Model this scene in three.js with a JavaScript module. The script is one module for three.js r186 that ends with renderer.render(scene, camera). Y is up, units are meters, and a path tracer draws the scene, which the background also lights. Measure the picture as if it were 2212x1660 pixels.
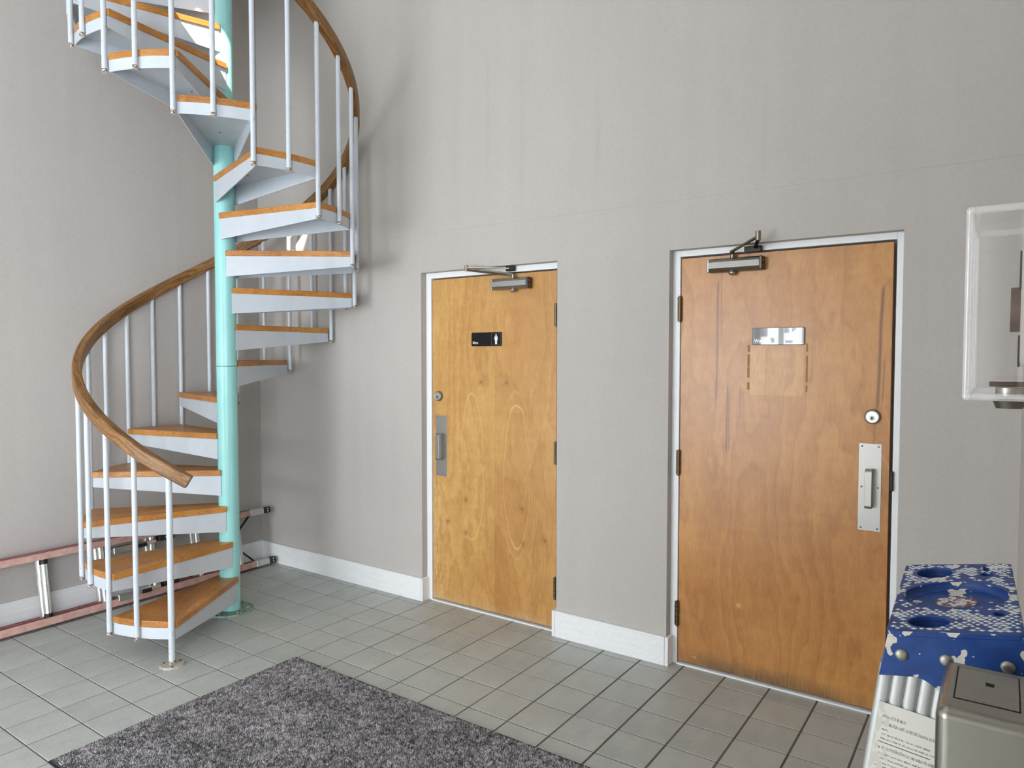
import * as THREE from 'three';
import { RoundedBoxGeometry } from 'three/addons/geometries/RoundedBoxGeometry.js';
import { mergeGeometries } from 'three/addons/utils/BufferGeometryUtils.js';
import { RectAreaLightUniformsLib } from 'three/addons/lights/RectAreaLightUniformsLib.js';

// ---------------------------------------------------------------- camera, sky, sun, daylight, exposure
const scene = new THREE.Scene();
const renderer = new THREE.WebGLRenderer({ antialias: true });
renderer.toneMapping = THREE.LinearToneMapping;
renderer.toneMappingExposure = 0.83;
renderer.shadowMap.enabled = true;
RectAreaLightUniformsLib.init();

const camera = new THREE.PerspectiveCamera(57.01, 2212 / 1660, 0.01, 60);
camera.rotation.order = 'YXZ';
camera.position.set(4.5062, 1.5088, 3.2238);
camera.rotation.set(-0.0392, 0.60884, 0.00068);
scene.add(camera);

scene.background = new THREE.Color().setRGB(0.86, 0.93, 1.0);
scene.backgroundIntensity = 3.0;

const TO_SUN = new THREE.Vector3(0.49, 0.97, 0.80).normalize();
const sun = new THREE.DirectionalLight(0xfff1dc, 30);
sun.name = 'sun';
sun.position.copy(TO_SUN).multiplyScalar(12).add(new THREE.Vector3(0.8, 2.6, 0.8));
sun.target.position.set(0.8, 2.6, 0.8);
sun.castShadow = true;
Object.assign(sun.shadow.camera, { left: -4, right: 4, top: 4, bottom: -4, near: 0.5, far: 30 });
sun.shadow.mapSize.set(4096, 4096);
scene.add(sun, sun.target);

// daylight just outside the glazing of the rear wall: [x0, x1, y0, y1]
const ROOM = { x0: -0.012, x1: 4.56, z1: 6.2, h: 5.6 };
const GLAZING = [[0.25, 2.40, 0.12, 2.55], [0.25, 2.40, 2.85, 5.1]];
// and of the right wall behind the camera: [z0, z1, y0, y1]
const GLAZING_R = [[3.65, 5.95, 0.3, 2.6], [3.65, 5.95, 2.85, 5.1]];
const DAY = new THREE.Color().setRGB(0.94, 0.975, 1.02);
function daylight(w, h, power, p, q) {
  const l = new THREE.RectAreaLight(DAY, power, w, h); l.name = 'window_daylight'; l.position.set(...p); l.lookAt(...q); scene.add(l);
}
for (const [x0, x1, y0, y1] of GLAZING) daylight(x1 - x0, y1 - y0, y0 < 1 ? 13 : 0.6, [(x0 + x1) / 2, (y0 + y1) / 2, ROOM.z1 + 0.3], [(x0 + x1) / 2, (y0 + y1) / 2, 0]);
for (const [z0, z1, y0, y1] of GLAZING_R) daylight(z1 - z0, y1 - y0, y0 < 1 ? 14.5 : 1.2, [ROOM.x1 + 0.3, (y0 + y1) / 2, (z0 + z1) / 2], [0, (y0 + y1) / 2, (z0 + z1) / 2]);

// ---------------------------------------------------------------- helpers
function rng(a) { return () => { a |= 0; a = (a + 0x6D2B79F5) | 0; let t = Math.imul(a ^ (a >>> 15), 1 | a); t = (t + Math.imul(t ^ (t >>> 7), 61 | t)) ^ t; return ((t ^ (t >>> 14)) >>> 0) / 4294967296; }; }
function hash2(x, y, s) { let h = Math.imul(x, 374761393) + Math.imul(y, 668265263) + Math.imul(s, 1274126177); h = Math.imul(h ^ (h >>> 13), 1274126177); return ((h ^ (h >>> 16)) >>> 0) / 4294967296; }
function vn(x, y, s = 0, px = 0, py = 0) {
  let xi = Math.floor(x), yi = Math.floor(y); const fx = x - xi, fy = y - yi;
  let x1 = xi + 1, y1 = yi + 1;
  if (px) { xi = ((xi % px) + px) % px; x1 = ((x1 % px) + px) % px; }
  if (py) { yi = ((yi % py) + py) % py; y1 = ((y1 % py) + py) % py; }
  const u = fx * fx * (3 - 2 * fx), v = fy * fy * (3 - 2 * fy);
  const a = hash2(xi, yi, s), b = hash2(x1, yi, s), c = hash2(xi, y1, s), d = hash2(x1, y1, s);
  return a + (b - a) * u + (c - a) * v + (a - b - c + d) * u * v;
}
function fbm(x, y, s, o = 4, px = 0, py = 0) { let r = 0, w = 0.5, t = 0; for (let i = 0; i < o; i++) { r += vn(x, y, s + i * 17, px, py) * w; t += w; w *= 0.5; x *= 2; y *= 2; px *= 2; py *= 2; } return r / t; }
const clamp = (x, a = 0, b = 1) => Math.min(b, Math.max(a, x)), mix = (a, b, t) => a + (b - a) * t, sm = (a, b, x) => { const t = clamp((x - a) / (b - a)); return t * t * (3 - 2 * t); };
const mix3 = (a, b, t) => [mix(a[0], b[0], t), mix(a[1], b[1], t), mix(a[2], b[2], t)];
function tex(w, h, fn, srgb = true, repeat = null) {
  const d = new Uint8Array(w * h * 4);
  for (let y = 0; y < h; y++) for (let x = 0; x < w; x++) {
    const c = fn((x + 0.5) / w, (y + 0.5) / h), i = (y * w + x) * 4;
    if (typeof c === 'number') { d[i] = d[i + 1] = d[i + 2] = clamp(c) * 255; } else { d[i] = clamp(c[0], 0, 255); d[i + 1] = clamp(c[1], 0, 255); d[i + 2] = clamp(c[2], 0, 255); }
    d[i + 3] = 255;
  }
  const t = new THREE.DataTexture(d, w, h);
  t.magFilter = THREE.LinearFilter; t.minFilter = THREE.LinearMipmapLinearFilter; t.generateMipmaps = true;
  if (srgb) t.colorSpace = THREE.SRGBColorSpace;
  t.wrapS = t.wrapT = THREE.RepeatWrapping;
  if (repeat) t.repeat.set(repeat[0], repeat[1]);
  t.needsUpdate = true;
  return t;
}
function canvasTex(w, h, draw) {
  const c = document.createElement('canvas'); c.width = w; c.height = h;
  draw(c.getContext('2d'), w, h);
  const t = new THREE.CanvasTexture(c); t.colorSpace = THREE.SRGBColorSpace; return t;
}
const std = (o) => new THREE.MeshStandardMaterial(o), phys = (o) => new THREE.MeshPhysicalMaterial(o);
// uv in metres by the way each face points; grain runs along u
function uvm(g) {
  const q = g.index ? g.toNonIndexed() : g, p = q.attributes.position, n = p.count, uv = new Float32Array(n * 2);
  const a = new THREE.Vector3(), b = new THREE.Vector3(), c = new THREE.Vector3();
  for (let i = 0; i < n; i += 3) {
    a.fromBufferAttribute(p, i); b.fromBufferAttribute(p, i + 1); c.fromBufferAttribute(p, i + 2);
    const nn = b.clone().sub(a).cross(c.clone().sub(a)), x = Math.abs(nn.x), y = Math.abs(nn.y), z = Math.abs(nn.z);
    [a, b, c].forEach((v, k) => { const s = y >= x && y >= z ? [v.x, v.z] : z >= x ? [v.x, v.y] : [v.z, v.y]; uv[(i + k) * 2] = s[0]; uv[(i + k) * 2 + 1] = s[1]; });
  }
  q.setAttribute('uv', new THREE.BufferAttribute(uv, 2));
  return q;
}
function merge(list) {
  const l = list.map((g) => { const q = g.index ? g.toNonIndexed() : g.clone(); for (const k of Object.keys(q.attributes)) if (!['position', 'normal', 'uv'].includes(k)) q.deleteAttribute(k); if (!q.attributes.uv) q.setAttribute('uv', new THREE.BufferAttribute(new Float32Array(q.attributes.position.count * 2), 2)); return q; });
  return mergeGeometries(l);
}
const at = (g, x, y, z) => g.translate(x, y, z);
const box = (x0, x1, y0, y1, z0, z1) => at(new THREE.BoxGeometry(x1 - x0, y1 - y0, z1 - z0), (x0 + x1) / 2, (y0 + y1) / 2, (z0 + z1) / 2);
const rbox = (x0, x1, y0, y1, z0, z1, r, s = 2) => at(new RoundedBoxGeometry(x1 - x0, y1 - y0, z1 - z0, s, r), (x0 + x1) / 2, (y0 + y1) / 2, (z0 + z1) / 2);
const cyl = (r, h, n = 24, r2 = r) => new THREE.CylinderGeometry(r2, r, h, n);
function between(g, p, q) { // a geometry of unit height along y, laid from p to q
  const a = new THREE.Vector3(...p), b = new THREE.Vector3(...q), d = b.clone().sub(a), L = d.length();
  return g.scale(1, L, 1).applyQuaternion(new THREE.Quaternion().setFromUnitVectors(new THREE.Vector3(0, 1, 0), d.normalize())).translate((a.x + b.x) / 2, (a.y + b.y) / 2, (a.z + b.z) / 2);
}
const rod = (p, q, r, n = 14) => between(cyl(r, 1, n), p, q);
function rrect(w, h, r, x = 0, y = 0) {
  const s = new THREE.Shape(), a = x - w / 2, b = x + w / 2, c = y - h / 2, d = y + h / 2;
  s.moveTo(a + r, c); s.lineTo(b - r, c); s.absarc(b - r, c + r, r, -Math.PI / 2, 0, false); s.lineTo(b, d - r); s.absarc(b - r, d - r, r, 0, Math.PI / 2, false);
  s.lineTo(a + r, d); s.absarc(a + r, d - r, r, Math.PI / 2, Math.PI, false); s.lineTo(a, c + r); s.absarc(a + r, c + r, r, Math.PI, Math.PI * 1.5, false);
  return s;
}
const poly = (pts) => { const s = new THREE.Shape(); pts.forEach(([x, y], i) => (i ? s.lineTo(x, y) : s.moveTo(x, y))); s.closePath(); return s; };
const ext = (shape, depth, bevel = 0, seg = 10) => { const g = new THREE.ExtrudeGeometry(shape, { depth: depth - 2 * bevel, bevelEnabled: bevel > 0, bevelThickness: bevel, bevelSize: bevel, bevelOffset: -bevel, bevelSegments: 2, curveSegments: seg }); return bevel ? g.translate(0, 0, bevel) : g; };
function mesh(name, geo, mat, parent = scene, label) {
  const m = new THREE.Mesh(geo, mat); m.name = name; m.castShadow = m.receiveShadow = true; parent.add(m);
  if (label) m.userData.label = label;
  return m;
}
function tag(o, label, category, kind, group) { Object.assign(o.userData, { label, category }); if (kind) o.userData.kind = kind; if (group) o.userData.group = group; return o; }
function thing(name, label, category, pos = [0, 0, 0], kind, group) { const o = new THREE.Group(); o.name = name; o.position.set(...pos); scene.add(o); return tag(o, label, category, kind, group); }

// ---------------------------------------------------------------- materials
const wallTone = (hue) => tex(1024, 1024, (u, v) => {
  const a = fbm(u * 4, v * 4, 3, 4, 4, 4), st = vn(u * 60, v * 3, 9, 60, 3), f = vn(u * 340, v * 340, 5, 340, 340), g = vn(u * 500, v * 500, 7, 500, 500);
  const k = 1 + (a - 0.5) * 0.05 + (st - 0.5) * 0.018 + (f - 0.5) * 0.025 + (g - 0.5) * 0.02;
  return [hue[0] * k, hue[1] * k, hue[2] * k];
}, true, [1 / 3, 1 / 3]);
const wallBump = tex(512, 512, (u, v) => 0.5 + 0.25 * (vn(u * 160, v * 160, 21, 160, 160) - 0.5) + 0.35 * (vn(u * 80, v * 80, 22, 80, 80) - 0.5) + 0.12 * Math.sin((u + v) * Math.PI * 2 * 120), false, [1 / 0.4, 1 / 0.4]);
const wallBackMap = tex(1024, 1024, (u, v) => { // 5.2 x 5.6 m, with the faint old drip stains above the doors
  const x = u * 5.2, y = v * 5.6, a = fbm(x * 1.3, y * 1.3, 3, 4), st = vn(x * 14, y * 1.1, 9), f = vn(u * 700, v * 700, 5);
  let k = 1 + (a - 0.5) * 0.05 + (st - 0.5) * 0.016 + (f - 0.5) * 0.03;
  for (const [sx, y0, y1, w, d] of [[2.093, 2.4, 3.2, 0.012, 0.05], [2.325, 2.38, 3.14, 0.014, 0.06], [2.787, 2.34, 2.86, 0.016, 0.07], [2.7, 2.3, 2.9, 0.07, 0.025], [3.617, 2.27, 2.7, 0.012, 0.04], [1.85, 2.5, 3.3, 0.09, 0.02]]) k -= 0.4 * d * Math.exp(-Math.pow((x - sx - 0.006 * (vn(y * 9, 1, 12) - 0.5)) / w, 2)) * sm(y0 - 0.05, y0 + 0.12, y) * sm(y1 + 0.1, y1 - 0.15, y) * (0.5 + vn(x * 60, y * 7, 13));
  return [188 * k, 183.5 * k, 178 * k];
}, true, [1 / 5.2, 1 / 5.6]);
const WALL = std({ name: 'wall_paint', map: wallTone([188, 183.5, 179]), bumpMap: wallBump, bumpScale: 0.0004, roughness: 0.82 });
const WALL_BACK = std({ name: 'wall_paint_with_faint_stains', map: wallBackMap, bumpMap: wallBump, bumpScale: 0.0004, roughness: 0.82 });
const WHITE_TRIM = std({ name: 'white_trim_paint', color: 0xf8fafb, roughness: 0.42, map: tex(256, 256, (u, v) => { const k = 246 + (fbm(u * 16, v * 16, 31, 3, 16, 16) - 0.5) * 14; return [k, k, k]; }, true, [2, 2]) });
const CEIL = std({ name: 'ceiling_paint', color: 0xe9e8e4, roughness: 0.9 });
const GROUT = std({ name: 'grout', roughness: 0.95, map: tex(256, 256, (u, v) => { const k = fbm(u * 32, v * 32, 41, 3, 32, 32), c = fbm(u * 4, v * 4, 44, 3, 4, 4); return mix3([80, 79, 76], [124, 122, 117], clamp(0.5 * k + 0.6 * c)); }, true, [0.5, 0.5]) });
const tileMap = tex(1024, 1024, (u, v) => {
  const f = vn(u * 420, v * 420, 51, 420, 420), g = vn(u * 200, v * 200, 52, 200, 200), a = fbm(u * 6, v * 6, 53, 4, 6, 6), sc = vn(u * 26, v * 9, 57, 26, 9);
  const sp = f > 0.93 ? 14 : f < 0.06 ? -16 : 0;
  const k = (a - 0.5) * 18 + (g - 0.5) * 12 + sp + (sc - 0.5) * 8;
  return [188 + k, 192 + k, 187 + k * 0.96];
});
const tileBump = tex(512, 512, (u, v) => 0.5 + 0.3 * (vn(u * 180, v * 180, 61, 180, 180) - 0.5) + 0.4 * (fbm(u * 24, v * 24, 62, 3, 24, 24) - 0.5), false);
const TILES = [[1, 1, 1], [0.97, 0.97, 0.97], [1.02, 1.015, 1.005], [0.985, 0.99, 0.995], [0.99, 0.98, 0.965], [0.96, 0.963, 0.96]].map((c, i) => {
  const m = tileMap.clone(), b = tileBump.clone(); m.repeat.set(1.1, 1.1); m.offset.set(i * 0.37, i * 0.61); b.repeat.set(2.6, 2.6); b.offset.set(i * 0.21, i * 0.47); m.needsUpdate = b.needsUpdate = true;
  return std({ name: 'grey_quarry_tile_' + i, map: m, bumpMap: b, bumpScale: 0.0005, roughness: 0.43, color: new THREE.Color().setRGB(c[0] * 0.9, c[1] * 0.9, c[2] * 0.9) });
});
const STEEL_WHITE = std({ name: 'pale_blue_white_enamel', color: 0xcdd5dd, roughness: 0.38, map: tex(512, 512, (u, v) => {
  const a = fbm(u * 12, v * 12, 71, 4, 12, 12), k = 244 + (a - 0.5) * 16, ch = vn(u * 90, v * 90, 72, 90, 90), z = fbm(u * 7, v * 7, 73, 3, 7, 7);
  return ch > 0.965 && z > 0.52 ? [120, 108, 96] : [k, k, k];
}, true, [1, 1]) });
const BALUSTER_PAINT = std({ name: 'white_baluster_enamel', color: 0xd2dae2, roughness: 0.36, map: tex(256, 1024, (u, v) => {
  const k = 246 + (fbm(u * 8, v * 32, 81, 3, 8, 32) - 0.5) * 14, ch = vn(u * 22, v * 160, 82, 22, 160), low = sm(0.45, 0.05, v);
  if (ch > 0.965 - low * 0.03 && vn(u * 8, v * 30, 84, 8, 30) > 0.55) return [70, 66, 62];
  if (v < 0.018 && vn(u * 12, v * 300, 85) > 0.4) return [156, 110, 62];
  return [k, k, k];
}) });
const TEAL = std({ name: 'mint_green_enamel', roughness: 0.32, map: tex(512, 2048, (u, v) => {
  const st = vn(u * 40, v * 14, 91, 40, 14), a = fbm(u * 8, v * 40, 92, 3, 8, 40), k = (st - 0.5) * 10 + (a - 0.5) * 10, h = v * ROOM.h;
  const ch = vn(u * 44, v * 640, 93, 44, 640), cl = vn(u * 9, v * 110, 94, 9, 110);
  if (h < 0.45 && ch > 0.9 && cl > 0.62 + h * 0.35) return [58, 74, 68];
  if (ch > 0.985 && cl > 0.72) return [84, 118, 108];
  return [152 + k, 213 + k, 211 + k];
}) });
const RUSTY_PLATE = std({ name: 'worn_green_painted_plate', roughness: 0.55, map: tex(512, 512, (u, v) => {
  const a = fbm(u * 18, v * 18, 101, 4, 18, 18), b = fbm(u * 40, v * 40, 102, 3, 40, 40), k = (b - 0.5) * 40;
  return a > 0.6 ? [74 + k, 64 + k, 50 + k] : a > 0.5 ? [112 + k, 132 + k, 112 + k] : [150 + k, 178 + k, 160 + k];
}, true, [3, 3]) });
const FOOT_PLATE = std({ name: 'worn_white_foot_plate', roughness: 0.55, map: tex(256, 256, (u, v) => {
  const a = fbm(u * 14, v * 14, 103, 4, 14, 14), k = (vn(u * 80, v * 80, 104) - 0.5) * 24;
  return a > 0.58 ? [120 + k, 92 + k, 62 + k] : [190 + k, 190 + k, 180 + k];
}, true, [6, 6]) });
function plankTex(seed, light, dark, strips, w = 1024, h = 512) {
  return tex(w, h, (u, v) => {
    const s = Math.floor(v * strips), off = hash2(s, 1, seed) * 9, L = 0.45 + hash2(s, 2, seed) * 0.3, seg = Math.floor((u + hash2(s, 3, seed)) / L), tone = hash2(s, seg, seed + 5);
    const x = u * 3 + off + seg * 3.1, y = v * 22, warp = fbm(x * 1.6, y * 0.9, seed + 6, 3) * 3;
    const ring = 0.5 + 0.5 * Math.sin((y * 1.1 + warp * 4 + s) * 5), pore = vn(x * 40, v * 620, seed + 8), blot = fbm(u * 5, v * 4, seed + 9, 4);
    const t = clamp(0.14 + 0.26 * ring + 0.2 * (tone - 0.3) + 0.42 * (pore - 0.5) + 0.6 * (blot - 0.42));
    return mix3(light, dark, t);
  });
}
const TREAD_WOOD = [0, 1, 2].map((i) => { const t = plankTex(200 + i * 31, [[212, 150, 74], [204, 142, 70], [214, 154, 78]][i], [[132, 80, 32], [120, 72, 30], [138, 84, 36]][i], 12); t.repeat.set(1.25, 1.6); return std({ name: 'oiled_maple_tread', map: t, roughness: 0.36 }); });
const RAIL_WOOD = (() => { const t = tex(2048, 256, (u, v) => {
  const x = u * 12, y = v * 10, w = fbm(x * 0.7, y * 0.5, 301, 3, 0, 0) * 4, ring = Math.pow(0.5 + 0.5 * Math.sin((y + w * 1.2) * 5.2), 2), pore = vn(x * 22, v * 260, 303), po2 = vn(x * 30, v * 160, 306), blot = fbm(x * 0.8, v * 3, 304, 3);
  let t = clamp(0.12 + 0.34 * ring + 0.3 * (blot - 0.4)); if (pore > 0.72) t = clamp(t + 0.4); if (po2 > 0.8) t = clamp(t + 0.25);
  return mix3([164, 120, 70], [72, 44, 19], t);
}); t.repeat.set(1 / 2.2, 1 / 0.24); return std({ name: 'oak_handrail', map: t, roughness: 0.42 }); })();
const metal = (name, color, rough, o = {}) => std({ name, color, roughness: rough, metalness: 1, ...o });
const STEEL = metal('brushed_steel', 0xb0aeaa, 0.42, { roughnessMap: tex(256, 256, (u, v) => 0.88 + 0.12 * (vn(u * 4, v * 60, 403, 4, 60) - 0.5) + 0.25 * (fbm(u * 3, v * 3, 404, 3, 3, 3) - 0.5), false, [6, 6]) });
const STEEL_DULL = metal('dull_steel', 0x9c9a94, 0.45);
const CLOSER_ALU = metal('aluminium_closer', 0xaaaaa8, 0.36);
const CLOSER_GREY = metal('grey_bronze_closer', 0x85827b, 0.38);
const CLOSER_DARK = metal('dark_closer_cap', 0x5a544e, 0.42);
const BRONZE_ARM = metal('bronze_closer_arm', 0x9a9184, 0.36);
const DARK_STEEL = metal('dark_steel', 0x3c3833, 0.45);
const HINGE = metal('aged_brass_hinge', 0x6e6450, 0.42);
const SCREW = metal('screw_steel', 0x8a8782, 0.4);
const BLACK = std({ name: 'black_plastic', color: 0x141414, roughness: 0.5 });
const HOLE = std({ name: 'dark_hole', color: 0x0c0c0c, roughness: 0.8 });
const GLASS = phys({ name: 'window_glass', color: 0xffffff, transmission: 1, thickness: 0, roughness: 0, ior: 1.5 });
const FRAME_DARK = std({ name: 'dark_bronze_frame', color: 0x34312e, roughness: 0.45 });
const PAPER = std({ name: 'paper', color: 0xdad9d4, roughness: 0.85 });

// wood veneer of the two door leaves; (u, v) over the leaf, w x h metres
function veneer(seed, light, dark, w, h, extra) {
  return tex(1024, 2048, (u, v) => {
    const x = u * w, y = v * h, half = extra.seam && u > extra.seam ? 1 : 0;
    const xx = half ? extra.seam * w * 2 - x + 0.03 : x;
    const f = fbm(xx * 2.6, y * 0.62, seed + half, 3) * 9 + fbm(xx * 9, y * 2.4, seed + 2, 3) * 1.6 + fbm(xx * 34, y * 12, seed + 12, 2) * 0.55;
    const fr = f - Math.floor(f), line = Math.exp(-Math.pow((fr - 0.5) / 0.1, 2)), soft = 0.5 + 0.5 * Math.sin(f * Math.PI * 2);
    const fleck = 0.5 * fbm(x * 46, y * 16, seed + 4, 2) + 0.5 * fbm(x * 150 + f * 3, y * 46, seed + 14, 2), pore = vn(x * 620, y * 46, seed + 5), cloud = fbm(x * 3, y * 1.8, seed + 6, 4), cross = fbm(x * 10, y * 40, seed + 8, 2);
    let t = clamp(0.2 + 0.12 * soft + 0.17 * line + 0.34 * (fleck - 0.5) + 0.2 * (pore - 0.5) + 0.5 * (cloud - 0.45) + 0.14 * (cross - 0.5));
    return extra.f(mix3(light, dark, t), u, v, x, y, half);
  });
}
const ell = (u, v, cu, cv, ru, rv, s) => { const wob = 1 + 0.3 * (fbm(u * 7, v * 9, s, 3) - 0.5); const d = Math.hypot((u - cu) / ru, (v - cv) / rv) * wob; return d; };
const DOOR1_WOOD = phys({ name: 'honey_birch_veneer', roughness: 0.42, clearcoat: 0.25, clearcoatRoughness: 0.35, map: veneer(500, [214, 168, 98], [160, 106, 46], 0.873, 1.953, { seam: 0.53, f(c, u, v, x, y, half) {
  if (half) c = mix3(c, [172, 112, 54], 0.1 + 0.5 * sm(0.42, 0.62, fbm(x * 4, y * 1.2, 561, 3)) * (v < 0.6 ? 1 : 0.3));
  for (const [cu, cv, ru, rv] of [[0.345, 0.422, 0.095, 0.22], [0.705, 0.42, 0.095, 0.215], [0.7, 0.42, 0.115, 0.25]]) { const d = ell(u, v, cu, cv, ru, rv, 7); c = mix3(c, [232, 188, 122], 0.7 * Math.exp(-Math.pow((d - 1) / 0.016, 2)) * (rv > 0.24 ? 0.4 : 1)); }
  for (let k = 1; k < 7; k++) { const d = ell(u, v, 0.71, 0.33 - k * 0.006, 0.08 + k * 0.028, 0.2 + k * 0.035, 9 + k); c = mix3(c, [140, 88, 40], 0.16 * Math.exp(-Math.pow((d - 1) / 0.02, 2)) * sm(0.5, 0.2, v)); }
  for (const [ku, kv] of [[0.29, 0.325], [0.293, 0.225], [0.748, 0.322], [0.755, 0.221], [0.418, 0.685], [0.627, 0.687], [0.918, 0.242], [0.133, 0.25]]) { const d = Math.hypot((u - ku) * 0.873, (v - kv) * 1.953); c = mix3(c, [96, 54, 24], 0.8 * Math.exp(-Math.pow(d / 0.005, 2)) * sm(0.25, 0.7, vn(x * 300, y * 200, 562)) + 0.25 * Math.exp(-Math.pow(d / 0.02, 2))); }
  const wear = sm(0.2, 0.01, u) * sm(0.62, 0.25, v), s = vn(x * 420, y * 26, 551); if (s > 0.62) c = mix3(c, [222, 204, 172], wear * 0.75 * (s - 0.62) / 0.38 + wear * 0.15);
  const bt = sm(0.035, 0.0, v + 0.02 * (fbm(x * 9, y * 9, 552, 3) - 0.4)); c = mix3(c, [196, 178, 148], bt * 0.6 * vn(x * 160, y * 40, 553));
  return c;
} }) });
const DOOR2_WOOD = phys({ name: 'amber_birch_veneer', roughness: 0.36, clearcoat: 0.35, clearcoatRoughness: 0.3, map: veneer(700, [204, 146, 76], [146, 87, 32], 0.908, 1.961, { f(c, u, v, x, y) {
  const streak = (pts, wd, k) => { for (let i = 0; i < pts.length - 1; i++) { const [a, b] = pts[i], [p, q] = pts[i + 1]; if (v <= b && v >= q) { const t = (b - v) / (b - q), cu = mix(a, p, t) + 0.004 * (vn(v * 40, 3, 711) - 0.5), e = sm(0, 0.12, Math.min(1 - (i + t) / (pts.length - 1), (i + t) / (pts.length - 1))); c = mix3(c, [104, 56, 28], k * e * Math.exp(-Math.pow((u - cu) / wd, 2))); } } };
  streak([[0.2, 0.95], [0.197, 0.86], [0.194, 0.62]], 0.006, 0.62); streak([[0.217, 0.98], [0.219, 0.8]], 0.003, 0.45); streak([[0.254, 0.7], [0.25, 0.52]], 0.003, 0.8); streak([[0.262, 0.69], [0.262, 0.53]], 0.0024, 0.6);
  streak([[0.966, 0.92], [0.955, 0.83], [0.947, 0.62]], 0.007, 0.7); streak([[0.972, 0.76], [0.968, 0.66]], 0.003, 0.5); streak([[0.94, 0.66], [0.932, 0.5]], 0.003, 0.4); streak([[0.319, 0.7], [0.32, 0.61]], 0.002, 0.4);
  if (u > 0.366 && u < 0.622 && v > 0.672 && v < 0.786) c = [c[0] * 1.03 + 5, c[1] * 1.05 + 8, c[2] * 1.08 + 12];
  const d = Math.hypot((u - 0.324) * 0.908, (v - 0.168) * 1.961); c = mix3(c, [226, 176, 112], 0.8 * Math.exp(-Math.pow(d / 0.012, 2))); 
  const e = (u - 0.47) / 0.5, bt = sm(0.05, 0, v + 0.03 * (fbm(x * 12, y * 10, 721, 3) - 0.35)) * sm(1.1, 0.5, Math.abs(e)); c = mix3(c, [92, 76, 52], bt * (0.35 + 0.5 * vn(x * 240, y * 18, 722)));
  if (v < 0.06 && u < 0.22 && vn(x * 180, y * 180, 723) > 0.955) c = [226, 216, 198];
  return c;
} }) });

// ---------------------------------------------------------------- room shell
const X0 = ROOM.x0, X1 = ROOM.x1, Z1 = ROOM.z1, RH = ROOM.h;
const OPEN = [{ x0: 1.585, x1: 2.55, h: 2.014 }, { x0: 3.177, x1: 4.163, h: 2.016 }];
{
  const s = new THREE.Shape(); s.moveTo(X0 - 0.2, 0); 
  for (const o of OPEN) { s.lineTo(o.x0, 0); s.lineTo(o.x0, o.h); s.lineTo(o.x1, o.h); s.lineTo(o.x1, 0); }
  s.lineTo(X1 + 0.2, 0); s.lineTo(X1 + 0.2, RH); s.lineTo(X0 - 0.2, RH); s.closePath();
  const g = merge([uvm(at(ext(s, 0.12), 0, 0, -0.12)), uvm(box(X0 - 0.2, X1 + 0.2, 0, RH, -0.3, -0.12)), uvm(rbox(X0, X1, 2.248, RH, -0.004, 0.0014, 0.0013))]);
  tag(mesh('wall_back', g, WALL_BACK), 'tall mauve-grey painted wall holding the two restroom doors', 'wall', 'structure');
}
tag(mesh('wall_left', uvm(box(X0 - 0.2, X0, 0, RH, 0, Z1)), WALL), 'mauve-grey painted wall behind the spiral stair', 'wall', 'structure');
{
  const s = new THREE.Shape([[0, 0], [Z1, 0], [Z1, RH], [0, RH]].map((p) => new THREE.Vector2(...p)));
  for (const [a, b, c, d] of GLAZING_R) s.holes.push(new THREE.Path([[a, c], [a, d], [b, d], [b, c]].map((p) => new THREE.Vector2(...p))));
  tag(mesh('wall_right', uvm(ext(s, 0.2).rotateY(-Math.PI / 2).translate(X1 + 0.2, 0, 0)), WALL), 'grey painted wall at the right edge behind the stepladder', 'wall', 'structure');
}
{
  const s = new THREE.Shape([[X0 - 0.2, 0], [X1 + 0.2, 0], [X1 + 0.2, RH], [X0 - 0.2, RH]].map((p) => new THREE.Vector2(...p)));
  for (const [a, b, c, d] of GLAZING) s.holes.push(new THREE.Path([[a, c], [a, d], [b, d], [b, c]].map((p) => new THREE.Vector2(...p))));
  tag(mesh('wall_rear', uvm(at(ext(s, 0.2), 0, 0, Z1)), WALL), 'grey painted wall with tall windows behind the camera', 'wall', 'structure');
}
const SKY = { x0: 1.8, x1: 2.2, z0: 2.66, z1: 2.98 };
tag(mesh('ceiling', merge([[X0 - 0.2, SKY.x0, -0.3, Z1 + 0.2], [SKY.x1, X1 + 0.2, -0.3, Z1 + 0.2], [SKY.x0, SKY.x1, -0.3, SKY.z0], [SKY.x0, SKY.x1, SKY.z1, Z1 + 0.2]].map(([a, b, c, d]) => uvm(box(a, b, RH, RH + 0.05, c, d)))), CEIL), 'high white painted ceiling above the stair', 'ceiling', 'structure');
{ // deep eaves outside keep the high sun off the windows
  const c = thing('roof_eave', 'deep white roof eave outside above the windows', 'roof', [0, 0, 0], 'structure');
  mesh('eave_slab', box(X1 + 0.2, 8.6, RH + 0.06, RH + 0.2, -0.3, 12), CEIL, c); mesh('eave_slab', box(-2, X1 + 0.2, RH + 0.06, RH + 0.2, Z1 + 0.2, 12), CEIL, c);
}
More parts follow.
